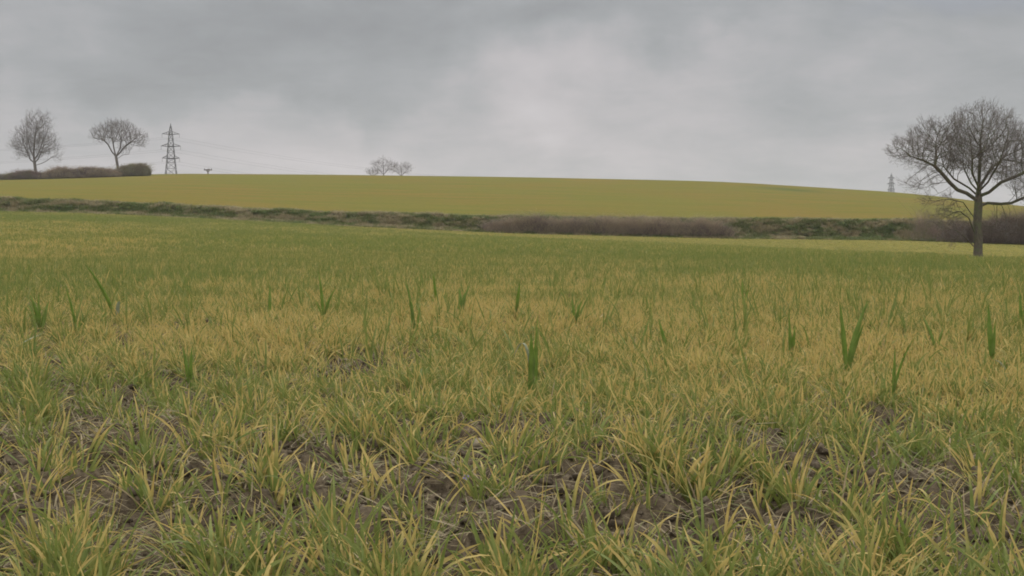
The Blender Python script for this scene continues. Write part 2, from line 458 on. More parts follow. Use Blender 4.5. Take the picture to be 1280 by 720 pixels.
# self-sown taller green plants
x, y = polar(42000, 3.0, 60, R(30))
pxx = 640 + F * x / y
dn = (.25 + .75 * sstep(.38, .58, fbm(x * .5, y * .22, 81, 3))) * sstep(3.0, 9, y) * (.35 + .65 * sstep(200, 900, pxx)) + .02
k = rng.random(len(x)) < dn * np.interp(y, [4, 12, 30, 60], [6., 9., 8., 3.5]); x, y = x[k], y[k]
X.append(x); Y.append(y); I.append(rng.integers(TALL0, TALL0 + 12, len(x))); SC.append(rng.uniform(.7, 1.15, len(x))); TI.append(rng.uniform(.1, .32, len(x)))
X, Y, I, SC, TI = map(np.concatenate, (X, Y, I, SC, TI))
Z = height(X, Y)
n = len(X)
rot = np.stack([rng.normal(0, .13, n), rng.normal(0, .13, n), rng.uniform(0, 6.283, n)], 1)
scatter('wheat_crop', np.stack([X, Y, Z], 1), rot, np.stack([SC, SC, SC * rng.uniform(.8, 1.1, n)], 1), I, TI, CROPC,
        'young wheat with yellow scorched leaf tips covering the near field', 'crop')

# ---- dead leaf litter and clods
tm = []
for i in range(16):
    s = []
    for k in range(int(U(2, 6))):
        s.append([U(-.03, .03), U(-.03, .03), U(0, .004), U(0, 6.28), U(1.1, 1.6), U(-.4, .6), U(.03, .08), U(.001, .003), U(0, 1), 1 if U(0, 1) < .75 else 0, U(-1, 1)])
    v, f, c = blades(s, 5, False); tm.append(mesh('straw_bit_%d' % i, v, f, M_LIT, {'cr': c}))
LC = template_collection('straw', tm)
x, y = polar(30000, .9, 8, R(33))
z = height(x, y) + .003; n = len(x)
sc = rng.uniform(.6, 1.3, n)
scatter('straw_litter', np.stack([x, y, z], 1), np.stack([rng.normal(0, .2, n), rng.normal(0, .2, n), rng.uniform(0, 6.28, n)], 1),
        np.stack([sc] * 3, 1), rng.integers(0, 16, n), np.full(n, .5), LC, 'dead dry leaf bits lying on the bare soil between the plants', 'litter')

def ico(sub, seed, amp, flat=(1, 1, 1)):
    import bmesh
    bm = bmesh.new(); bmesh.ops.create_icosphere(bm, subdivisions=sub, radius=1)
    v = np.array([q.co[:] for q in bm.verts]); f = np.array([[q.index for q in a.verts] for a in bm.faces]); bm.free()
    nn = fbm(v[:, 0] * 1.3 + v[:, 2] * .9 + seed, v[:, 1] * 1.3 - v[:, 2] * .7, seed, 4)
    v = v * (1 + amp * (nn[:, None] - .5) * 2) * np.array(flat)
    return v, f
M_CLOD, t, b = mat('soil_clod', .97, .1)
p = pos(t); n2 = t.noise(p, 60, 5, .7)
t.put(b.inputs['Base Color'], t.mix(t.rng(n2, .35, .65), (.048, .037, .024), (.105, .084, .056)))
bp = t.n('ShaderNodeBump'); bp.inputs['Strength'].default_value = .8; bp.inputs['Distance'].default_value = .004; t.put(bp.inputs['Height'], n2); t.put(b.inputs['Normal'], bp.outputs[0])
tm = []
for i in range(8):
    v, f = ico(3, i + 3, .85, (1, .8, .6)); tm.append(mesh('clod_%d' % i, v, f, M_CLOD, None, True))
CC = template_collection('clod', tm)
x, y = polar(44000, .9, 7, R(33)); n = len(x)
k = rng.random(n) < (.35 + .65 * barem(x, y)); x, y = x[k], y[k]; n = len(x)
sc = .003 + .008 * rng.random(n) ** 3.0 + .003 * rng.random(n)
scatter('soil_clods', np.stack([x, y, height(x, y) + sc * .15], 1), rng.uniform(0, 6.28, (n, 3)) * [.1, .1, 1], np.stack([sc] * 3, 1),
        rng.integers(0, 8, n), np.zeros(n), CC, 'crumbly clods of dark brown soil between the wheat plants', 'clods')

# ---- stones
M_STONE, t, b = mat('stone', .8, .25)
p = pos(t); c = t.mix(t.rng(t.noise(p, 30, 5, .65), .35, .65), (.17, .14, .085), (.11, .092, .06)); t.put(b.inputs['Base Color'], c)
M_STONE2, t, b = mat('pale_stone', .8, .25)
p = pos(t); c = t.mix(t.rng(t.noise(p, 40, 5, .65), .35, .65), (.19, .17, .14), (.12, .105, .09)); t.put(b.inputs['Base Color'], c)
def gp(px, py):
    d = ZC * F / (py - PH); x = (px - 640) / F * d
    return x, d, float(height(np.array([x]), np.array([d]))[0])
for i, (px, py, r, fl, m, lab) in enumerate([
        (603, 584, .021, (1.2, .9, .75), M_STONE, 'ochre rounded stone half sunk in the bare soil, largest stone near the centre'),
        (540, 560, .010, (.7, .8, 1.2), M_STONE2, 'small pale pebble just behind and left of the ochre stone'),
        (1258, 684, .013, (1.3, 1, .5), M_STONE2, 'flat pale pebble on the soil at the bottom right corner'),
        (963, 672, .012, (1, 1, .7), M_STONE2, 'pale chip of stone among wheat below the right hand bare patch'),
        (404, 708, .016, (1.1, 1, .8), M_STONE, 'ochre stone at the very bottom edge, left of the middle'),
        (742, 588, .010, (1.3, 1, .5), M_STONE2, 'thin whitish stone flake on bare soil right of the ochre stone')]):
    v, f = ico(4, 40 + i, .35, fl); x, y, z = gp(px, py)
    o = obj('stone', mesh('stone', v * r, f, m, None, True), None, (x, y, z + r * .05)); o.rotation_euler = (U(-.3, .3), U(-.3, .3), U(0, 6))
    tag(o, lab, 'stone', 'stones lying on the soil')

# ---- big single plants one can pick out.  (px, base row, list of (dx tip px, tip row, width px, curl))
def big_plant(px, py, bl, label, name='tall_wheat_plant', group='tall green plants standing above the crop', pale=None):
    x, y, z = gp(px, py); s = y / F
    root = thing(name, (x, y, z - .004), label, 'plant', group)
    for k, (dx, tip, w, cu) in enumerate(bl):
        hgt = (py - tip) * s; lx = dx * s; ly = U(-.25, .25) * hgt
        nseg = 12; tt = np.linspace(0, 1, nseg + 1)
        # quadratic path, bending outward with height
        ex = 1 + abs(cu)
        cx = lx * tt ** ex; cy = ly * tt ** ex; cz = hgt * np.where(cu >= 0, tt, np.sin(tt * math.pi * .5) )
        if cu < -0.9: cz = hgt * np.sin(tt * math.pi * .72) / math.sin(math.pi * .5)
        ww = w * s * .37 * np.minimum(1, .10 + tt * 1.6) * np.clip((1 - tt) / .62, 0, 1) ** .75
        yaw = U(-.5, .5); sx, sy = math.cos(yaw), math.sin(yaw)
        tw = U(-.5, .5) * tt
        sx = np.cos(yaw + tw); sy = np.sin(yaw + tw)
        Lf = np.stack([cx - sx * ww, cy - sy * ww, cz], 1); Rt = np.stack([cx + sx * ww, cy + sy * ww, cz], 1)
        Md = np.stack([cx + sy * ww * .5, cy - sx * ww * .5 + ww * .5, cz], 1)
        V = np.stack([Lf, Md, Rt], 1).reshape(-1, 3); b = np.arange(nseg)[:, None] * 3
        q = np.concatenate([np.concatenate([b, b + 1, b + 4, b + 3], 1), np.concatenate([b + 1, b + 2, b + 5, b + 4], 1)])
        m = M_PALE if (pale is not None and k in pale) else M_TALL
        o = obj('leaf_blade', mesh('leaf_blade', V, q, m, None, True), root)
        sm = o.modifiers.new('thick', 'SOLIDIFY'); sm.thickness = .0006
        if m is M_PALE: o['label'] = 'pale grey underside of a bent leaf'
    return root
BP = [
 (665, 512, [(-1, 408, 15, .2), (7, 424, 13, .1), (8, 380, 5, .6), (-4, 455, 11, .3), (-24, 424, 6, -1.0)], 'broadest dark green leaf standing upright near the centre with a pale bent leaf beside it', [4]),
 (1060, 478, [(-12, 368, 12, .5), (32, 366, 13, .8), (20, 392, 9, .7), (2, 425, 6, .1)], 'two wide dark green leaves opening in a V, right of the middle', None),
 (990, 460, [(-2, 385, 9, .2), (3, 400, 8, .3), (-1, 415, 9, .3)], 'short upright dark blade just left of the big V shaped plant', None),
 (1118, 522, [(2, 430, 8, .2), (26, 415, 6, 1.4), (5, 455, 7, .4)], 'thin curved blade bending over to the right, beside the big V shaped plant', None),
 (1242, 470, [(-2, 378, 11, .2), (3, 400, 10, .4)], 'single wide upright blade near the right edge beside a pale folded leaf', None),
 (1262, 478, [(-6, 440, 7, .6), (-18, 445, 8, -.8)], 'small plant with pale folded leaf near the right edge', [1]),
 (1278, 420, [(-1, 362, 8, .3), (5, 370, 8, .5)], 'upright green blades cut by the right edge of the picture', None),
 (145, 410, [(-38, 328, 9, .5), (-20, 350, 9, .5), (0, 375, 8, .3), (5, 377, 9, -.5)], 'long dark blade leaning far to the left with a pale folded leaf, at left', [3]),
 (96, 430, [(-8, 372, 7, .4), (-12, 345, 5, .5), (3, 395, 7, .3)], 'two dark narrow blades between the leaning blade and the left edge', None),
 (50, 420, [(-15, 362, 8, .8), (-3, 360, 8, .5), (6, 372, 9, .5), (-18, 375, 6, .9)], 'bushy green plant of four blades nearest the left edge', None),
 (236, 492, [(-12, 425, 8, .6), (4, 425, 8, .5), (-6, 440, 8, .6)], 'short fork of two dark blades beside the dark wheel rut at left', None),
 (336, 412, [(-1, 358, 8, .1), (2, 375, 6, .3)], 'lone straight dark blade standing in yellow crop, left of the middle', None),
 (404, 415, [(-6, 342, 7, .9), (16, 362, 8, 1.2), (-10, 378, 5, 1.2), (5, 380, 6, .5)], 'dark green plant forking in a Y shape, left of the middle', None),
 (519, 430, [(-14, 345, 7, .7), (6, 378, 6, .4), (-9, 365, 7, .5)], 'tall slim fork with a long left blade, just left of the centre', None),
 (546, 396, [(-4, 345, 7, .4), (-8, 375, 6, .8)], 'dark narrow blade between the slim fork and the stout clump', None),
 (576, 408, [(-2, 362, 9, .2), (12, 358, 8, 1.2), (4, 370, 9, .3)], 'stout green clump with a blade hooked to the right', None),
 (645, 412, [(5, 362, 8, .4), (3, 380, 7, .3)], 'single dark blade standing behind the broadest central leaf', None),
 (719, 424, [(-4, 384, 7, .5), (7, 388, 8, .8), (12, 380, 5, 1.0)], 'small fan of blades just right of the broadest central leaf', None),
 (836, 450, [(-13, 390, 9, .5), (-8, 402, 8, .5)], 'dark blade tilted to the left between the small fan and the V shaped plant', None),
 (800, 448, [(14, 392, 6, .9), (10, 402, 5, .8)], 'slim blades tilted to the right beside the left tilted dark blade', None),
 (1172, 452, [(-14, 396, 7, .8), (12, 408, 6, .9)], 'slim forked plant standing between the curved blade and the right edge', None),
 (930, 395, [(-3, 350, 6, .3), (6, 362, 6, .7)], 'distant slim blades in the green band right of the middle', None),
]
for px, py, bl, lab, pale in BP: big_plant(px, py, bl, lab, pale=pale)
# pale broken stalk at far left and a lilac flower
x, y, z = gp(22, 445)
v, f, c = blades([[0, 0, .03, .4, 1.0, .3, .11, .009, .5, 1, .5]], 8)
o = obj('dead_leaf', mesh('dead_leaf', v, f, M_PALE, None, True), None, (x - .02, y, z)); tag(o, 'pale grey dead leaf lying slanted at the left edge by the rut', 'leaf')
M_LIL, t, b = mat('lilac_petal', .6, .2); b.inputs['Base Color'].default_value = (.17, .15, .25, 1)
M_FST, t, b = mat('flower_stem', .6, .2); b.inputs['Base Color'].default_value = (.30, .26, .07, 1)
x, y, z = gp(582, 652)
fl = thing('lilac_flower', (x, y, z), 'tiny lilac flower low among the blades below the ochre stone', 'flower')
V = [[0, 0, .028]]; Fq = []
for k in range(4):
    a = k * math.pi / 2 + .4; c_, s_ = math.cos(a), math.sin(a)
    for (rr, ww, zz) in ((.002, .0012, .029), (.0038, .002, .0305), (.005, .0008, .030)):
        V += [[c_ * rr - s_ * ww, s_ * rr + c_ * ww, zz], [c_ * rr + s_ * ww, s_ * rr - c_ * ww, zz]]
    b0 = 1 + k * 6; Fq += [[0, 0, b0, b0 + 1]] * 0 + [[b0, b0 + 1, b0 + 3, b0 + 2], [b0 + 2, b0 + 3, b0 + 5, b0 + 4]]
tr = [[0, 1 + k * 6, 2 + k * 6] for k in range(4)]
V = np.array(V); Vt = V.copy(); Vt[:, 2] -= V[0, 2]; ca, sa = math.cos(.9), math.sin(.9)
V2 = np.stack([Vt[:, 0], Vt[:, 1] * ca - Vt[:, 2] * sa, Vt[:, 1] * sa + Vt[:, 2] * ca], 1) + [0, 0, .03]
obj('petals', mesh('petals', V2, [np.array(Fq), np.array(tr)], M_LIL), fl)

# ------------------------------------------------------------------ bare trees
def tubes(Pn, par, rad, sel, sides, ch_main):
    """frusta for the edges par->i for i in sel"""
    i = np.asarray(sel); p = par[i]
    d = Pn[i] - Pn[p]; d /= np.linalg.norm(d, axis=1, keepdims=True) + 1e-9
    dall = np.zeros_like(Pn); ok = par >= 0
    dall[ok] = Pn[ok] - Pn[par[ok]]; dall[~ok] = [0, 0, 1]; dall /= np.linalg.norm(dall, axis=1, keepdims=True) + 1e-9
    def frame(q):
        ref = np.array([.31, .93, .17]); a = np.cross(q, ref); a /= np.linalg.norm(a, axis=1, keepdims=True) + 1e-9
        return a, np.cross(q, a)
    ism = ch_main[p] == i
    dlow = np.where(ism[:, None], dall[p], d); rlow = np.where(ism, rad[p], np.minimum(rad[i] * 1.25, rad[p]))
    a0, b0 = frame(dlow); a1, b1 = frame(dall[i])
    th = np.linspace(0, 2 * np.pi, sides, endpoint=False); c, s = np.cos(th), np.sin(th)
    r0 = Pn[p][:, None] + rlow[:, None, None] * (a0[:, None] * c[None, :, None] + b0[:, None] * s[None, :, None])
    r1 = Pn[i][:, None] + rad[i][:, None, None] * (a1[:, None] * c[None, :, None] + b1[:, None] * s[None, :, None])
    V = np.concatenate([r0, r1], 1).reshape(-1, 3)
    k = np.arange(sides); q = np.stack([k, (k + 1) % sides, sides + (k + 1) % sides, sides + k], 1)
    Fc = (q[None] + (np.arange(len(i)) * 2 * sides)[:, None, None]).reshape(-1, 4)
    return V, Fc
def grow(seeds, attr_pts, step, infl, kill, iters, up=0., jit=.12, rg=None, cen=None, rb=0.):
    """space colonisation.  seeds: list of polylines sharing points by (parent index)."""
    Pn = [np.array(s, float) for s in seeds[0]]; par = list(seeds[1])
    A = attr_pts.copy(); N = len(A)
    Pa = np.array(Pn)
    dist = np.full(N, 1e9); near = np.zeros(N, int)
    def upd(st, Pa):
        nonlocal dist, near
        new = Pa[st:]
        for c in range(0, len(new), 400):
            q = new[c:c + 400]
            D = ((A[:, None] - q[None]) ** 2).sum(-1); j = D.argmin(1); m = D[np.arange(len(A)), j]
            b = m < dist; dist[b] = m[b]; near[b] = j[b] + st + c
    upd(0, Pa); nch = np.zeros(len(Pa), int)
    for it in range(iters):
        keep = dist > kill * kill
        A = A[keep]; dist = dist[keep]; near = near[keep]
        if len(A) < 5: break
        act = dist < infl * infl
        if not act.any(): break
        nn = near[act]; v = A[act] - Pa[nn]; v /= np.linalg.norm(v, axis=1, keepdims=True)
        if len(nch) < len(Pa): nch = np.concatenate([nch, np.zeros(len(Pa) - len(nch), int)])
        good = nch[nn] < 3
        if not good.any(): break
        nn = nn[good]; v = v[good]
        un, inv = np.unique(nn, return_inverse=True); nch[un] += 1
        S_ = np.zeros((len(un), 3)); np.add.at(S_, inv, v)
        S_ /= np.linalg.norm(S_, axis=1, keepdims=True) + 1e-6
        pv = np.array([Pa[u_] - Pa[par[u_]] if par[u_] >= 0 else [0, 0, 1] for u_ in un]); pv /= np.linalg.norm(pv, axis=1, keepdims=True) + 1e-9
        rv = (Pa[un] - cen) if cen is not None else Pa[un] * 0
        rv = rv / (np.linalg.norm(rv, axis=1, keepdims=True) + 1e-6)
        S_ = S_ + rv * rb + pv * .8 + rg.normal(0, jit, S_.shape) + [0, 0, up]
        S_ /= np.linalg.norm(S_, axis=1, keepdims=True)
        newp = Pa[un] + S_ * step
        st = len(Pa); Pa = np.vstack([Pa, newp]); par += list(un)
        upd(st, Pa)
    return Pa, np.array(par)
def finish(Pa, par, tip, expo, trunk_r, rg, twig_n, twig_len, twig_r, up=.3, droop=0., DT=3, cen=None):
    # drop single useless stubs not needed: keep all. twigs
    n = len(Pa); kids = np.bincount(par[par >= 0], minlength=n)
    P2 = [Pa]; par2 = [par]; base = n
    dirs = np.zeros_like(Pa); ok = par >= 0; dirs[ok] = Pa[ok] - Pa[par[ok]]; dirs /= np.linalg.norm(dirs, axis=1, keepdims=True) + 1e-9
    depth_to_tip = np.zeros(n)
    for i in range(n - 1, 0, -1):
        if par[i] >= 0: depth_to_tip[par[i]] = max(depth_to_tip[par[i]], depth_to_tip[i] + 1)
    src = np.where(depth_to_tip <= DT)[0]; src = src[src > 0]
    parents = np.repeat(src, twig_n); tiplev = []
    for lev, (L, cnt) in enumerate(((twig_len, 1), (twig_len * .6, 2), (twig_len * .45, 2))):
        if lev > 0: parents = np.repeat(parents, cnt)
        Pall = np.vstack(P2); dall = np.vstack([dirs]) if lev == 0 else dcur
        dp = dirs[parents] if lev == 0 else dcur[parents - dbase]
        nd = dp + rg.normal(0, .50, (len(parents), 3)) + [0, 0, up - droop]
        if cen is not None:
            rv = Pall[parents] - cen; nd = nd + .32 * rv / (np.linalg.norm(rv, axis=1, keepdims=True) + 1e-6)
        nd /= np.linalg.norm(nd, axis=1, keepdims=True)
        Ln = L * rg.uniform(.5, 1.3, len(parents))
        mid = Pall[parents] + nd * (Ln * .5)[:, None]
        nd2 = nd + rg.normal(0, .25, nd.shape); nd2 /= np.linalg.norm(nd2, axis=1, keepdims=True)
        end = mid + nd2 * (Ln * .5)[:, None]
        P2.append(mid); par2.append(parents); i0 = base; base += len(mid)
        P2.append(end); par2.append(np.arange(i0, i0 + len(mid))); e0 = base; base += len(end)
        dcur = nd2; dbase = e0; parents = np.arange(e0, base)
    Pf = np.vstack(P2); pf = np.concatenate(par2)
    rad = np.zeros(len(Pf)); acc = np.zeros(len(Pf)); best = np.full(len(Pf), -1); bm = np.zeros(len(Pf))
    order = range(n - 1, -1, -1)
    rad[n:] = twig_r * np.linspace(1.25, .7, len(Pf) - n)
    # pipe model on the skeleton
    kid = np.bincount(par[par >= 0], minlength=n)
    for i in order:
        r = max(acc[i], tip ** expo) ** (1 / expo); rad[i] = r
        q = par[i]
        if q >= 0:
            acc[q] += r ** expo * 1.004
            if r > bm[q]: bm[q] = r; best[q] = i
    sc = trunk_r / rad[1]
    g = np.clip((rad[:n] / rad[1]), 0, 1)
    rad[:n] = np.where(rad[:n] * sc < tip, tip, rad[:n] * (sc ** (g ** .25)) if sc > 1 else np.maximum(tip, rad[:n] * sc))
    return Pf, pf, rad, best, n
def ell(cs, N, rg, shell=.35):
    out = []
    tot = sum(c[6] for c in cs)
    for (cx, cy, cz_, rx, ry, rz, w) in cs:
        m = int(N * w / tot); v = rg.normal(0, 1, (m, 3)); v /= np.linalg.norm(v, axis=1, keepdims=True)
        r = rg.random(m) ** shell
        out.append(v * r[:, None] * [rx, ry, rz] + [cx, cy, cz_])
    return np.vstack(out)
def chain(seed, pts, parent):
    P_, par_ = seed
    last = parent
    a = np.array(P_[parent])
    for p in pts:
        p = np.array(p, float); n = max(1, int(np.linalg.norm(p - a) / .3))
        for k in range(1, n + 1):
            P_.append(list(a + (p - a) * k / n)); par_.append(last); last = len(P_) - 1
        a = p
    return last
def make_tree(name, loc, seed, attrs_, prm, label, cat, rs, group=None, mt=M_OAK, mtw=M_TWIG):
    rg = np.random.default_rng(rs)
    Pa, par = grow(seed, attrs_, prm['step'], prm['infl'], prm['kill'], prm['it'], prm.get('up', .05), prm.get('jit', .12), rg, prm.get('cen'), prm.get('rb', 0.))
    # relax skeleton a little so limbs curve
    Pf, pf, rad, best, n = finish(Pa, par, prm['tip'], prm.get('ex', 2.35), prm['tr'], rg, prm['tn'], prm['tl'], prm['twr'], prm.get('tup', .3), DT=prm.get('DT', 3), cen=prm.get('cen'))
    nseed = len(seed[0])
    for k in range(prm['ntrunk']):       # root flare
        zz = Pf[k][2]
        if zz < .9: rad[k] *= 1 + .40 * math.exp(-zz * 4)
    root = thing(name, loc, label, cat, group)
    idx = np.arange(1, len(Pf))
    tr = idx[idx < prm['ntrunk']]
    sk = idx[(idx >= prm['ntrunk']) & (idx < n)]
    V, Fc = tubes(Pf, pf, rad, tr, 14, best); obj('trunk', mesh('trunk', V, Fc, mt, None, True), root)
    thick = sk[rad[sk] > prm['tip'] * 2.5]; thin = sk[rad[sk] <= prm['tip'] * 2.5]
    V1, F1 = tubes(Pf, pf, rad, thick, 7, best); V2, F2 = tubes(Pf, pf, rad, thin, 4, best)
    obj('branches', mesh('branches', np.vstack([V1, V2]), np.vstack([F1, F2 + len(V1)]), mt, None, True), root)
    tw = np.arange(n, len(Pf)); V, Fc = tubes(Pf, pf, rad, tw, 3, best)
    obj('twigs', mesh('twigs', V, Fc, mtw), root)
    print(name, 'nodes', n, 'twigs', len(tw), 'trunk r', rad[1])
    return root

# --- the big oak
OD = 93.0; q = F / OD                      # photo pixels per metre at the oak
ox, oy, oz = P(1222, 0, OD)
def O(px, py, dy=0.): return [(px - 1222) / q, dy, (322 - py) / q]
rg0 = np.random.default_rng(3)
sd = ([[0, 0, -.3]], [-1])
e = chain(sd, [O(1222.5, 300), O(1221, 275), O(1222, 255), O(1222, 243)], 0); NTR = len(sd[0])
fork = e
low = fork - 2
chain(sd, [O(1223, 225, .1), O(1222, 205, -.2), O(1224, 185, 0)], fork)
L = chain(sd, [O(1206, 239, -.2), O(1194, 235, -.3), O(1183, 226, -.5), O(1172, 214, -.6), O(1164, 206, -.6)], fork - 1)
chain(sd, [O(1150, 199, -.6), O(1134, 193, -.4)], L)
chain(sd, [O(1167, 195, -.3), O(1168, 182, 0)], L)
chain(sd, [O(1235, 251, .2), O(1252, 252, .4), O(1266, 251, .5), O(1282, 244, .4), O(1300, 236, .2)], low)
chain(sd, [O(1214, 232, .6), O(1198, 220, 1.2), O(1188, 205, 1.6)], fork)
chain(sd, [O(1216, 230, -.8), O(1204, 216, -1.6), O(1200, 200, -2.2)], fork)
chain(sd, [O(1232, 238, -.5), O(1244, 226, -.9), O(1262, 218, -1.3), O(1280, 208, -1.5)], fork)
chain(sd, [O(1230, 228, .8), O(1246, 208, 1.5), O(1262, 196, 2.1)], fork + 1)
chain(sd, [O(1226, 226, -1.2), O(1230, 208, -2.2)], fork + 1)
chain(sd, [O(1220, 226, 1.2), O(1218, 206, 2.4)], fork + 1)
def E(px, py, rpx, rpy, dy, ry, w): a = O(px, py, dy); return (a[0], a[1], a[2], rpx / q, ry, rpy / q, w)
att = ell([E(1224, 185, 53, 53, 0, 3.6, 1.9), E(1171, 184, 40, 33, -.2, 2.6, .75), E(1134, 188, 22, 16, -.3, 1.7, .28), E(1286, 199, 48, 44, 0, 3.0, 1.1),
           E(1300, 238, 42, 16, .2, 1.6, .25), E(1160, 226, 34, 9, -.2, 1.2, .07)], 5200, rg0, .5)
cpx = att[:, 0] * q + 1222; cpy = 322 - att[:, 2] * q
att = att[~((cpy > 226) & (np.abs(cpx - 1222) < 42) & (cpx < 1262))]
# keep the underside of the left limb open
att = att[~((cpy[~((cpy > 226) & (np.abs(cpx - 1222) < 42) & (cpx < 1262))] > 214) & (att[:, 0] * q + 1222 > 1176) & (att[:, 0] < 0))]
low1 = ell([E(1188, 268, 26, 14, -.3, 1.2, 1), E(1195, 288, 20, 10, .2, 1.0, .5), E(1180, 248, 28, 7, .4, 1., .5), E(1250, 278, 22, 16, .4, 1.2, .5)], 330, rg0, .5)
ep1 = chain(sd, [O(1208, 270, -.4), O(1196, 262, -.6)], 5)
ep2 = chain(sd, [O(1208, 294, .3), O(1198, 286, .4)], 3)
ep3 = chain(sd, [O(1206, 250, .5), O(1190, 246, .7)], 9)
att = np.vstack([att, low1])
oak = make_tree('oak_tree', (ox, oy, oz), sd, att, dict(step=.17, infl=2.2, kill=.25, it=150, up=.02, jit=.13, cen=np.array([0., 0., 4.2]), rb=.30, DT=3, ex=2.12, tip=.010, tr=.31, tn=2, tl=.40, twr=.0046, ntrunk=NTR, tup=.22),
          'large bare spreading oak on the right with a long horizontal right limb', 'tree', 5)

# --- two trees in the hilltop hedge
def hill_loc(px, d):
    x = (px - 640) / F * d; return (x, d, float(height(np.array([x]), np.array([float(d)]), False)[0]))
TD = 300.; q3 = F / TD
lx = hill_loc(46, TD)
base_row = PH - (lx[2] - ZC) * F / TD
def Q(px, py, cx, row, dy=0): return [(px - cx) / q3, dy, (row - py) / q3]
def mk(cx, row): return lambda px, py, dy=0.: [(px - cx) / q3, dy, (row - py) / q3]
A = mk(47, base_row)
sd = ([[0, 0, -.3]], [-1]); rg = np.random.default_rng(11)
e = chain(sd, [A(47, 214), A(46, 204)], 0); nt = len(sd[0])
chain(sd, [A(45, 190), A(46, 175, .3), A(49, 158)], e)
chain(sd, [A(40, 200, .5), A(35, 190, 1.), A(30, 180, 1)], e); chain(sd, [A(52, 199, -.6), A(57, 189, -1.)], e)
chain(sd, [A(43, 188, -1), A(40, 172, -1.3)], e + 3); chain(sd, [A(50, 190, 1), A(54, 174, 1.6)], e + 2)
chain(sd, [A(56, 204, 0), A(61, 201, .4)], e - 2)
def E3(fn, px, py, rx, rz, dy, ry, w): a = fn(px, py, dy); return (a[0], a[1], a[2], rx / q3, ry, rz / q3, w)
att = ell([E3(A, 45, 179, 21, 23, 0, 4.2, 1.), E3(A, 50, 160, 15, 17, 0, 2.6, .4), E3(A, 33, 186, 14, 13, 0, 2.5, .3), E3(A, 60, 184, 15, 13, 0, 2.5, .3), E3(A, 70, 198, 8, 3, .4, 1, .05)], 2000, rg, .45)
att = att[~((att[:, 2] < (base_row - 202) / q3) & (att[:, 0] < 2.6))]
make_tree('hedgerow_tree', lx, sd, att, dict(step=.34, infl=3.0, kill=.5, it=80, up=.22, jit=.10, cen=np.array([0., 0., 1.5]), rb=.35, tip=.018, tr=.36, tn=1, tl=1.0, twr=.0105, ntrunk=nt, tup=.5),
          'bare upright fan shaped tree in the hilltop hedge, leftmost tree', 'tree', 12, None, M_FTREE, M_FTREE)
lx = hill_loc(150, TD); base_row = PH - (lx[2] - ZC) * F / TD
A = mk(150, base_row); sd = ([[0, 0, -.3]], [-1]); rg = np.random.default_rng(13)
e = chain(sd, [A(148.5, 208), A(146.5, 196)], 0); nt = len(sd[0])
chain(sd, [A(141, 190, .3), A(136, 181, .6), A(128, 173, .6)], e); chain(sd, [A(145, 186, -.6), A(144, 175, -.9)], e)
chain(sd, [A(151, 191, .4), A(156, 184, .6), A(166, 177, .4)], e); chain(sd, [A(150, 186, 1.0), A(151, 174, 1.6)], e)
chain(sd, [A(156, 194, -.3), A(163, 193.5, -.3)], e - 2)
att = ell([E3(A, 148, 167, 22, 14, 0, 4., 1.), E3(A, 131, 170, 15, 10, 0, 3, .5), E3(A, 168, 174, 16, 10, 0, 3, .5), E3(A, 175, 181, 8, 5, 0, 1.5, .1), E3(A, 156, 188, 9, 4, 0, 1.5, .08)], 2100, rg, .45)
make_tree('hedgerow_tree', lx, sd, att, dict(step=.32, infl=3.0, kill=.48, it=80, up=.04, jit=.14, cen=np.array([-.3, 0., 2.]), rb=.3, tip=.020, tr=.32, tn=1, tl=.75, twr=.011, ntrunk=nt, tup=.35),
          'bare flat topped tree with a clear slim trunk rising from the hilltop hedge', 'tree', 14, None, M_FTREE, M_FTREE)
# --- trees beyond the crest
def far_tree(px, top, rx, rz, cy, label, rs, d=600., N=420, tr=.3, forks=None):
    qf = F / d; g = hill_loc(px, d); row = PH - (g[2] - ZC) * F / d
    B = lambda a, b, dy=0.: [(a - px) / qf, dy, (row - b) / qf]
    rg = np.random.default_rng(rs); sd = ([[0, 0, -.3]], [-1])
    e = chain(sd, [B(px, (row + cy) / 2), B(px, cy + rz * 1.15)], 0); nt = len(sd[0])
    chain(sd, [B(px - rx * .4, cy + rz * .5)], e); chain(sd, [B(px + rx * .4, cy + rz * .4)], e); chain(sd, [B(px, cy)], e)
    a = B(px, cy); att = ell([(a[0], 0, a[2], rx / qf, rx / qf * .8, rz / qf, 1)], N, rg, .45)
    make_tree('distant_tree', g, sd, att, dict(step=.5, infl=4.5, kill=.8, it=60, up=.05, jit=.25, tip=.04, tr=tr, tn=1, tl=1.1, twr=.02, ntrunk=nt), label, 'tree', rs,
              'bare trees showing above the crest', M_FTREE, M_FTREE)
far_tree(480, 196, 15, 8.5, 208.5, 'bare tree crown showing above the hill crest, tallest of the small cluster', 21)
far_tree(502, 201, 14, 7, 212, 'bare lopsided crown just right of the tallest crown on the crest', 22, d=620)
far_tree(467, 209, 9, 4, 216, 'low bushy crown just left of the tallest crown on the crest', 23, d=590, N=500)

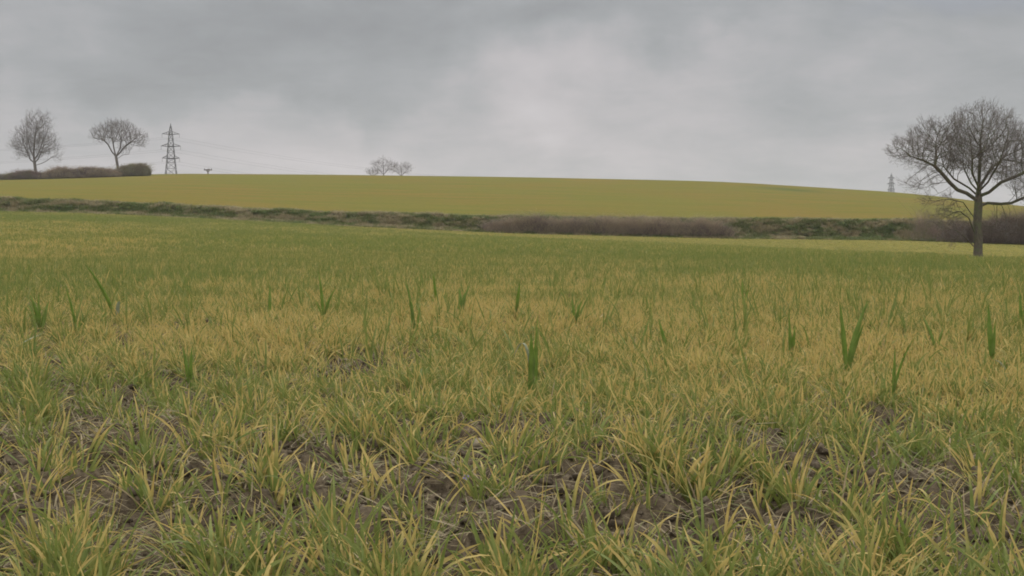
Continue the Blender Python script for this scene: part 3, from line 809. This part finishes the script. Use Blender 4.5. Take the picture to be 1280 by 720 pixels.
# ------------------------------------------------------------------ hedges: masses of arching twigs
def twig_mass(name, loc, prof, nst, col, label, cat, rs, w=.012, seg=5, depth=1.2, arch=.5, group=None, leafn=0, leafsz=.05, parts=('stems', 'leaves')):
    """prof(u)->(x, height, base z offset) with u in 0..1 ; twigs fill height*depth"""
    rg = np.random.default_rng(rs)
    root = thing(name, loc, label, cat, group)
    u = rg.random(nst); X0, H, B = prof(u)
    y0 = rg.normal(0, depth * .45, nst).clip(-depth, depth)
    env = np.sqrt(np.clip(1 - (y0 / (depth * 1.15)) ** 2, 0.05, 1))
    top = H * env * (.44 + 1.08 * fbm(X0 * 1.1 / (w / .017) ** .7, y0 * 1.3, rs, 4))
    start = rg.random(nst) ** 1.2 * .55 * top
    L = (top - start) * rg.uniform(.45, 1.25, nst) + .12
    az = rg.uniform(0, 6.283, nst); ln = rg.normal(0, .5, nst)
    t = np.linspace(0, 1, seg + 1)
    hor = (ln[:, None] * t + np.sign(ln)[:, None] * arch * t ** 2 * rg.uniform(.2, 1.3, nst)[:, None]) * L[:, None]
    zz = start[:, None] + (t - .38 * arch * t ** 2.2)[None] * L[:, None]
    zz = np.minimum(zz, top[:, None] * np.where(rg.random(nst) < .12, 1.35, 1.04)[:, None])
    C = np.stack([X0[:, None] + hor * np.cos(az)[:, None], y0[:, None] + hor * np.sin(az)[:, None] * .8, B[:, None] + zz], -1)
    C += rg.normal(0, .02 * (w / .012), C.shape)
    W = (w * rg.uniform(.5, 1.3, nst))[:, None] * (1.1 - .8 * t)[None]
    sa = rg.uniform(0, 3.14, nst)
    s1 = np.stack([np.cos(sa), np.sin(sa), 0 * sa], -1)[:, None]; s2 = np.stack([-np.sin(sa), np.cos(sa), 0 * sa], -1)[:, None]
    r3 = [C + s1 * W[..., None] * .5, C + (-.25 * s1 + .43 * s2) * W[..., None], C + (-.25 * s1 - .43 * s2) * W[..., None]]
    V = np.stack(r3, 2).reshape(-1, 3); k = (seg + 1) * 3
    b = np.arange(seg)[:, None] * 3
    qd = np.concatenate([np.concatenate([b + i, b + (i + 1) % 3, b + 3 + (i + 1) % 3, b + 3 + i], 1) for i in range(3)])
    Fc = (qd[None] + (np.arange(nst) * k)[:, None, None]).reshape(-1, 4)
    rn = np.repeat(rg.random(nst), k)
    obj(parts[0], mesh(parts[0], V, Fc, col, {'rn': rn}), root)
    if leafn:
        j = rg.integers(0, nst, leafn); kk = rg.integers(1, seg + 1, leafn); c = C[j, kk] + rg.normal(0, .06, (leafn, 3))
        a = rg.normal(0, 1, (leafn, 3)); a /= np.linalg.norm(a, axis=1, keepdims=True); bb = np.cross(a, rg.normal(0, 1, (leafn, 3))); bb /= np.linalg.norm(bb, axis=1, keepdims=True)
        sz = leafsz * rg.uniform(.5, 1.3, leafn)[:, None]
        V = np.stack([c - a * sz, c + bb * sz * .5, c + a * sz, c - bb * sz * .5], 1).reshape(-1, 3)
        Fc = np.arange(leafn * 4).reshape(-1, 4)
        obj(parts[1], mesh(parts[1], V, Fc, col, {'rn': np.repeat(rg.random(leafn), 4)}), root)
    return root
M_BRAM = twigmat('bramble_stems', ((.12, .085, .075), (.29, .215, .185), (.30, .225, .165)), (.38, .32, .20))
M_HEDG = twigmat('hedge_stems', ((.17, .118, .10), (.28, .21, .18), (.20, .165, .11)))
M_GRNH = twigmat('ivy_hedge_stems', ((.16, .15, .08), (.27, .24, .14), (.19, .155, .10)))
M_DARK = twigmat('dark_hedge_stems', ((.11, .078, .064), (.22, .165, .135), (.15, .115, .085)))

def line_hedge(name, p0, p1, toprow, d, label, rs, nst, col, **kw):
    """hedge between photo columns p0..p1 at depth d whose top follows toprow(px)"""
    q_ = F / d; x0 = (p0 - 640) / q_; x1 = (p1 - 640) / q_
    cz_ = float(height(np.array([(x0 + x1) / 2]), np.array([float(d)]), False)[0])
    cx = (x0 + x1) / 2
    def prof(u):
        X_ = x0 + (x1 - x0) * u; g = height(X_, np.full(len(u), float(d)), False)
        pxx = 640 + X_ * q_; H = z_of(toprow(pxx), d) - g
        return X_ - cx, np.maximum(H, .3), g - cz_
    return twig_mass(name, (cx, d, cz_), prof, nst, col, label, 'hedge', rs, **kw)
nf = lambda px, s, a: a * (fbm(px / 14., px * 0, s, 3) - .5)
# bramble thicket on the bank
line_hedge('bramble_hedge', 604, 916, lambda p: np.interp(p, [600, 625, 660, 760, 880, 905, 920], [279, 268, 266, 268, 269.5, 274, 287]) + nf(p, 5, 16), 130.3,
           'long purplish brown bramble thicket on the bank below the hill', 31, 15000, M_BRAM, w=.017, depth=1.3, arch=.9, leafn=5000, leafsz=.045)
line_hedge('dark_hedge', 1212, 1420, lambda p: np.interp(p, [1200, 1240, 1270, 1300, 1420], [283, 267, 262, 261, 262]) + nf(p, 8, 5), 128.2,
           'dense dark brown leafless hedge behind and right of the oak trunk', 32, 15000, M_DARK, w=.020, depth=1.5, arch=.6, leafn=4000, leafsz=.045)
line_hedge('thorn_shrub', 1140, 1176, lambda p: np.interp(p, [1138, 1150, 1158, 1168, 1178], [284, 258, 250, 262, 284]), 128.6,
           'sparse reddish leafless shrub on the bank left of the oak', 33, 520, M_HEDG, w=.020, depth=1.0, arch=.35)
bpy.data.objects['thorn_shrub']['category'] = 'shrub'
line_hedge('thorn_shrub', 1178, 1214, lambda p: np.interp(p, [1175, 1190, 1205, 1216], [286, 274, 270, 276]), 128.4,
           'low dark scrub on the bank close behind the left side of the oak trunk', 34, 1100, M_DARK, w=.018, depth=1.0, arch=.6)
# hilltop hedge
HD = 290.
line_hedge('hilltop_hedge', -90, 20, lambda p: np.interp(p, [-90, 0, 15, 24], [222, 218, 215.5, 221]) + nf(p, 3, 1.5), HD, 'low greenish hedge at the far left end of the hilltop', 41, 7000, M_GRNH, w=.05, depth=1.6, leafn=6000, leafsz=.11, group='hedges on the hilltop')
line_hedge('hilltop_hedge', 14, 56, lambda p: np.interp(p, [14, 24, 34, 46, 57], [220, 213.5, 212, 214.5, 217]) + nf(p * 1.5, 3, 4.), HD, 'reddish brown bush around the foot of the leftmost tree', 42, 5200, M_HEDG, w=.05, depth=1.6, leafn=4500, leafsz=.10, group='hedges on the hilltop')
line_hedge('hilltop_hedge', 52, 99, lambda p: np.interp(p, [52, 64, 78, 90, 100], [218, 213, 209.5, 212, 215]) + nf(p * 1.5, 4, 4.), HD, 'rounded brown hump of hedge right of the leftmost tree', 43, 6500, M_BRAM, w=.05, depth=1.7, leafn=5500, leafsz=.10, group='hedges on the hilltop')
line_hedge('hilltop_hedge', 93, 153, lambda p: np.interp(p, [93, 106, 128, 140, 155], [215, 211, 209.5, 213, 217]) + nf(p * 1.5, 6, 4.), HD, 'long brown hedge section ending at the flat topped tree', 44, 8500, M_BRAM, w=.05, depth=1.7, leafn=7000, leafsz=.10, group='hedges on the hilltop')
line_hedge('hilltop_hedge', 148, 187, lambda p: np.interp(p, [146, 156, 168, 175, 181, 185, 188], [216, 210, 205.5, 203, 205.5, 211, 217]), 292., 'tall smooth clipped hedge end with a steep right face', 45, 11000, M_GRNH, w=.055, depth=2.0, arch=.2, leafn=14000, leafsz=.11, group='hedges on the hilltop')

# ------------------------------------------------------------------ bank grass
tm = []
for i in range(14):
    s = []
    if i < 8:
        for k in range(60):
            a = U(0, 6.283); r = .16 * math.sqrt(U(0, 1))
            s.append([r * math.cos(a), r * math.sin(a), -.03, a + U(-.5, .5), U(.1, .6), U(.5, 2.0), U(.22, .5), U(.018, .032), U(0, 1), 1. if U(0, 1) < (.10 if i < 4 else .6) else 0., U(-1, 1)])
    else:
        for k in range(90):
            a = U(0, 6.283); r = .30 * math.sqrt(U(0, 1))
            s.append([r * math.cos(a), r * math.sin(a), U(0, .2), U(0, 6.28), U(.3, 1.8), U(-.5, 1.5), U(.07, .16), U(.04, .08), U(0, .7), 0., U(-1, 1)])
    v, f, c = blades(s, 4, False); tm.append(mesh('bank_tuft_%d' % i, v, f, M_BANK, {'cr': c}))
BC = template_collection('bank_tuft', tm)
n = 34000
x = rng.uniform(-95, 100, n); y = rng.uniform(128.6, 136.5, n)
k = rng.random(n) < np.where(y > 134.2, .35, 1.); x, y = x[k], y[k]
nz = fbm(x * .5, y * .8, 91, 4); n2 = fbm(x * .55, y * 1.3, 92, 4)
idx = np.where(nz > .63, rng.integers(8, 14, len(x)), np.where(n2 > .5, rng.integers(4, 8, len(x)), rng.integers(0, 4, len(x))))
ti = np.clip(.42 + (n2 - .5) * 3.8 + rng.normal(0, .1, len(x)) + np.where(idx >= 8, -.25, .1), 0, 1)
sc = rng.uniform(.6, 1.25, len(x)) * np.where(y < 129.4, .6, 1)
scatter('bank_grass', np.stack([x, y, height(x, y, False) - .02], 1), np.stack([rng.normal(0, .2, len(x)), rng.normal(0, .2, len(x)), rng.uniform(0, 6.28, len(x))], 1),
        np.stack([sc, sc, sc], 1), idx, ti, BC, 'rough tussocky grass and weeds in green and straw along the bank', 'grass')

# ------------------------------------------------------------------ pylons, pole, wires
M_STEEL, t, b = mat('galvanised_steel', .6, .3)
b.inputs['Base Color'].default_value = (.10, .10, .10, 1); b.inputs['Metallic'].default_value = .2
M_WOOD = bark('pole_wood', (.07, .055, .045), (.11, .09, .07), None, 3)
M_INS, t, b = mat('insulator_glass', .4, .5); b.inputs['Base Color'].default_value = (.09, .08, .08, 1)
def beam(V, Fq, a, b_, w):
    a = np.array(a, float); b_ = np.array(b_, float); d = b_ - a; d /= np.linalg.norm(d)
    r = np.array([0, 0, 1.]) if abs(d[2]) < .9 else np.array([1., 0, 0]); s1 = np.cross(d, r); s1 /= np.linalg.norm(s1); s2 = np.cross(d, s1)
    o = len(V)
    for p in (a, b_):
        for (i, j) in ((-1, -1), (1, -1), (1, 1), (-1, 1)): V.append(p + (s1 * i + s2 * j) * w * .5)
    Fq += [[o, o + 1, o + 5, o + 4], [o + 1, o + 2, o + 6, o + 5], [o + 2, o + 3, o + 7, o + 6], [o + 3, o, o + 4, o + 7], [o + 3, o + 2, o + 1, o], [o + 4, o + 5, o + 6, o + 7]]
def pylon(loc, rz, label, H=30., ak=1., arms=((12.9, 4.2), (18.9, 4.7), (24.9, 4.2)), w0=6.2, leg=.27, mem=.13):
    root = thing('electricity_pylon', loc, label, 'pylon'); root.rotation_euler.z = rz
    hw = lambda z: np.interp(z, [0, 12, 25, 29], [w0 / 2, 1.9, .85, .25])
    V, Fq = [], []
    lev = [0, 4.2, 8, 11, 12.9, 15.8, 18.9, 21.8, 24.9, 27, 29]
    cs = ((-1, -1), (1, -1), (1, 1), (-1, 1))
    for a, b_ in zip(lev[:-1], lev[1:]):
        for k in range(4):
            c0, c1 = cs[k], cs[(k + 1) % 4]; A0 = [c0[0] * hw(a), c0[1] * hw(a), a]; A1 = [c0[0] * hw(b_), c0[1] * hw(b_), b_]
            B0 = [c1[0] * hw(a), c1[1] * hw(a), a]; B1 = [c1[0] * hw(b_), c1[1] * hw(b_), b_]
            beam(V, Fq, A0, A1, leg); beam(V, Fq, A0, B1, mem); beam(V, Fq, B0, A1, mem); beam(V, Fq, A1, B1, mem)
    beam(V, Fq, [0, 0, 28.5], [0, 0, H + .3], .4)
    obj('lattice_tower', mesh('lattice_tower', V, np.array(Fq), M_STEEL), root)
    tips = []
    for z, ln in arms:
        V, Fq = [], []
        for sx in (-1, 1):
            tip = [sx * ln, 0, z + .2]
            for sy in (-1, 1):
                beam(V, Fq, [sx * hw(z), sy * hw(z), z], tip, .24 * ak); beam(V, Fq, [sx * hw(z + 1.3), sy * hw(z + 1.3), z + 1.4], tip, .2 * ak)
            for kx in (.35, .65):
                xx = hw(z) + (ln - hw(z)) * kx
                beam(V, Fq, [sx * xx, -hw(z) * (1 - kx), z + .05], [sx * xx, hw(z) * (1 - kx), z + .05], .12)
                beam(V, Fq, [sx * xx, 0, z], [sx * xx, 0, z + 1.4 * (1 - kx)], .12)
        for sy in (-1, 1): beam(V, Fq, [-hw(z), sy * hw(z), z], [hw(z), sy * hw(z), z], .45)
        arm = obj('cross_arm', mesh('cross_arm', V, np.array(Fq), M_STEEL), root)
        for sx in (-1, 1):
            V, Fq = [], []
            for k in range(7): beam(V, Fq, [sx * ln, 0, z + .1 - k * .26], [sx * ln, 0, z + .1 - k * .26 - .14], .16)
            beam(V, Fq, [sx * ln, 0, z + .1], [sx * ln, 0, z - 1.75], .08)
            obj('insulator', mesh('insulator', V, np.array(Fq), M_INS), arm)
            tips.append((sx, z, ln))
    return root, tips
def to_world(root, p):
    c, s = math.cos(root.rotation_euler.z), math.sin(root.rotation_euler.z)
    return np.array([root.location.x + p[0] * c - p[1] * s, root.location.y + p[0] * s + p[1] * c, root.location.z + p[2]])
D = 640.; top = z_of(155, D)
pl, tips = pylon(((215 - 640) / F * D, D, top - 30.3), R(8), 'dark steel lattice pylon standing beyond the left part of the hill crest')
# a fainter pylon far off to the right, seen almost along its arms
D2_ = 1500.; top2 = z_of(216.5, D2_)
pr, tips2 = pylon(((1113 - 640) / F * D2_, D2_, top2 - 34), R(24), 'faint faraway pylon on the skyline left of the oak', H=30., arms=((12.9, 4.6), (18.9, 5.2), (24.9, 4.4)), leg=.5, mem=.26, ak=2.2)
pr.scale = (1.12, 1.12, 1.12)
M_WIRE, t, b = mat('conductor_wire', .5, .3); b.inputs['Base Color'].default_value = (.11, .11, .12, 1)
def wire(a, b_, sag, n=26, r=.035):
    t_ = np.linspace(0, 1, n)[:, None]; Pn = a + (b_ - a) * t_; Pn[:, 2] -= sag * 4 * (t_ * (1 - t_))[:, 0]
    return Pn
def wire_obj(Pn, label, r=.029):
    o0 = Pn[0].copy(); Pn = Pn - o0
    n = len(Pn); d = np.gradient(Pn, axis=0); d /= np.linalg.norm(d, axis=1, keepdims=True)
    s1 = np.cross(d, [0, 0, 1.]); s1 /= np.linalg.norm(s1, axis=1, keepdims=True); s2 = np.cross(s1, d)
    V = np.stack([Pn + r * (s1 * math.cos(a) + s2 * math.sin(a)) for a in np.linspace(0, 2 * np.pi, 5)[:-1]], 1).reshape(-1, 3)
    i = np.arange(n - 1)[:, None] * 4; k = np.arange(4)[None]; q_ = np.stack([i + k, i + (k + 1) % 4, i + 4 + (k + 1) % 4, i + 4 + k], -1).reshape(-1, 4)
    o = obj('power_line', mesh('power_line', V, q_, M_WIRE, None, True), None, o0); tag(o, label, 'wire', 'overhead conductors on the left pylon')
names = {(-1, 0): 'left tip of the lowest', (1, 0): 'right tip of the lowest', (-1, 1): 'left tip of the middle', (1, 1): 'right tip of the middle',
         (-1, 2): 'left tip of the topmost', (1, 2): 'right tip of the topmost'}
for k, (sx, z, ln) in enumerate(tips):
    a = to_world(pl, (sx * ln, 0, z - 1.7))
    # next towers down the line in both directions
    c = np.array([a[0] + 265, a[1] + 265, a[2] - 8.]); l = np.array([a[0] - 330, a[1] - 120, a[2] - 14.])
    w = np.vstack([wire(l, a, 7.)[:-1], wire(a, c, 9.)])
    wire_obj(w, 'thin overhead wire from the %s arm of the dark pylon' % names[(sx, k // 2)])
# small timber pole whose head peeps over the crest
D3 = 480.; g = hill_loc(261, D3); top3 = z_of(211.5, D3)
pole = thing('power_pole', g, 'short dark T shaped pole head peeping over the crest right of the pylon', 'pole')
V, Fq = [], []; hh = top3 - g[2]
beam(V, Fq, [0, 0, 0], [0, 0, hh], .34); obj('post', mesh('post', V, np.array(Fq), M_WOOD), pole)
V, Fq = [], []; beam(V, Fq, [-1.5, 0, hh - .35], [1.5, 0, hh - .35], .34); beam(V, Fq, [-.8, .0, hh - .4], [0, 0, hh - 1.4], .16); beam(V, Fq, [.8, 0, hh - .4], [0, 0, hh - 1.4], .16)
obj('cross_arm', mesh('cross_arm', V, np.array(Fq), M_WOOD), pole)
for xx in (-1.3, 0.45, 1.3):
    V, Fq = [], []; beam(V, Fq, [xx, 0, hh - .25], [xx, 0, hh + .25], .22); obj('insulator', mesh('insulator', V, np.array(Fq), M_INS), pole)

# ------------------------------------------------------------------ haze
HAZE = .00016
if HAZE:
    V = np.array([[x_, y_, z_] for x_ in (-1400, 1400) for y_ in (-500, 1900) for z_ in (-20, 75)], float)
    Fq = np.array([[0, 1, 3, 2], [4, 6, 7, 5], [0, 4, 5, 1], [2, 3, 7, 6], [0, 2, 6, 4], [1, 5, 7, 3]])
    m = bpy.data.materials.new('haze_air'); m.use_nodes = True; m.node_tree.nodes.clear()
    t = NT(m.node_tree); pv = t.n('ShaderNodeVolumePrincipled'); pv.inputs['Color'].default_value = (.86, .88, .93, 1); pv.inputs['Density'].default_value = HAZE
    pv.inputs['Anisotropy'].default_value = .2
    out = t.n('ShaderNodeOutputMaterial'); t.put(out.inputs['Volume'], pv.outputs[0])
    o = obj('haze', mesh('haze', V, Fq, m)); tag(o, 'thin grey moist air over the whole landscape', 'haze', kind='stuff')

# ------------------------------------------------------------------ sky and light
W = bpy.data.worlds.new('World'); S.world = W; W.use_nodes = True
t = NT(W.node_tree); bg = W.node_tree.nodes['Background']
SUN_EL, SUN_AZ = 48., 12.       # azimuth measured from straight ahead, clockwise
sky = t.n('ShaderNodeTexSky'); sky.sky_type = 'NISHITA'; sky.sun_disc = False
sky.sun_elevation = R(SUN_EL); sky.sun_rotation = R(SUN_AZ)
dr = t.n('ShaderNodeTexCoord').outputs['Generated']
sp = t.n('ShaderNodeSeparateXYZ'); t.put(sp.inputs[0], dr)
zz = t.math('MAXIMUM', sp.outputs[2], 0.0)
den = t.math('ADD', zz, .24)
cb = t.n('ShaderNodeCombineXYZ'); t.put(cb.inputs[0], t.math('DIVIDE', sp.outputs[0], den)); t.put(cb.inputs[1], t.math('DIVIDE', sp.outputs[1], den)); cb.inputs[2].default_value = 3.3
n1 = t.noise(cb.outputs[0], 1.25, 5, .55, .4)
n2 = t.noise(cb.outputs[0], 3.4, 7, .58, .5)
n3 = t.n('ShaderNodeTexNoise'); t.put(n3.inputs['Vector'], dr); n3.inputs['Scale'].default_value = 7.; n3.inputs['Detail'].default_value = 5.
wob = t.vmath('MULTIPLY', t.vmath('SUBTRACT', n3.outputs['Color'], (.5, .5, .5)), (.30, .0, .17))
dw = t.vmath('ADD', dr, wob)
n4 = t.noise(cb.outputs[0], 9., 6, .6, .6)
base0 = t.math('ADD', t.math('MULTIPLY', t.math('SUBTRACT', n1, .5), .55), t.math('MULTIPLY', t.math('SUBTRACT', n2, .5), .34))
base = t.math('ADD', base0, t.math('MULTIPLY', t.math('SUBTRACT', n4, .5), .14))
val = t.math('ADD', 1.0, base)
def dirp(px, py):
    v = np.array([(px - 640) / F, 1., (PH - py) / F]); return v / np.linalg.norm(v)
for (px, py, rx, ry, amp) in ((650, 120, 100, 90, .12), (770, 150, 190, 80, .12), (560, 190, 300, 50, .06), (470, 20, 520, 60, -.13), (330, 90, 330, 48, -.10), (1000, 20, 420, 60, -.12),
                              (60, 100, 160, 45, -.08), (200, 160, 260, 45, .09), (1220, 110, 260, 60, -.08), (1050, 150, 160, 60, .02), (492, 152, 30, 22, .06), (30, 15, 120, 30, .05), (950, 60, 200, 30, .07)):
    c = dirp(px, py)
    d_ = t.vmath('LENGTH', t.vmath('MULTIPLY', t.vmath('SUBTRACT', dw, tuple(c)), (F / rx, .6, F / ry)))
    val = t.math('ADD', val, t.rng(d_, .25, 1.35, amp * 1.15, 0.))
tn = t.rng(val, .84, 1.22)
cc = t.mix(tn, (.945, .965, .985), (1.04, .985, 1.0))
lum = t.math('MULTIPLY', val, t.math('ADD', 1.0, t.rng(sp.outputs[2], .15, .75, 0., 4.6)))
K = 4.1
cloud = t.vmath('MULTIPLY', cc, t.n('ShaderNodeCombineXYZ').outputs[0])
cbl = cloud.node.inputs[1].links[0].from_node
for i in range(3): t.put(cbl.inputs[i], t.math('MULTIPLY', lum, K))
# a bluish gap in the cloud high on the right
c = dirp(1230, 5); gap = t.rng(t.vmath('LENGTH', t.vmath('MULTIPLY', t.vmath('SUBTRACT', dw, tuple(c)), (F / 170, .6, F / 30))), 0., 1.3, .25, 0.)
cloud = t.mix(gap, cloud, (2.6, 2.95, 3.9))
full = t.mix(.96, sky.outputs[0], cloud)
t.put(bg.inputs[0], full); bg.inputs[1].default_value = .1
sl = bpy.data.lights.new('sun', 'SUN'); sl.energy = 1.5; sl.angle = R(25); sl.color = (1, .97, .92)
so = bpy.data.objects.new('sun', sl); COL.objects.link(so)
az = R(SUN_AZ); el = R(SUN_EL)
dv = Vector((math.sin(az) * math.cos(el), math.cos(az) * math.cos(el), math.sin(el)))
so.rotation_euler = dv.to_track_quat('Z', 'Y').to_euler(); so.location = (0, 0, 60)

# ------------------------------------------------------------------ camera
cam = bpy.data.cameras.new('camera'); co = bpy.data.objects.new('camera', cam); COL.objects.link(co)
cam.sensor_width = 36; cam.lens = 36 * F / 1280; cam.clip_end = 20000; cam.clip_start = .05
co.location = (0, 0, ZC); co.rotation_euler = (R(90) - math.atan(60 / F), 0, 0)
S.camera = co
S.view_settings.view_transform = 'Standard'; S.view_settings.look = 'None'; S.view_settings.exposure = 0; S.view_settings.gamma = 1
S.cycles.max_bounces = 7; S.cycles.diffuse_bounces = 4; S.cycles.transmission_bounces = 4; S.cycles.volume_bounces = 1
S.cycles.use_denoising = True; S.cycles.pixel_filter_type = 'BLACKMAN_HARRIS'; S.cycles.filter_width = 1.8
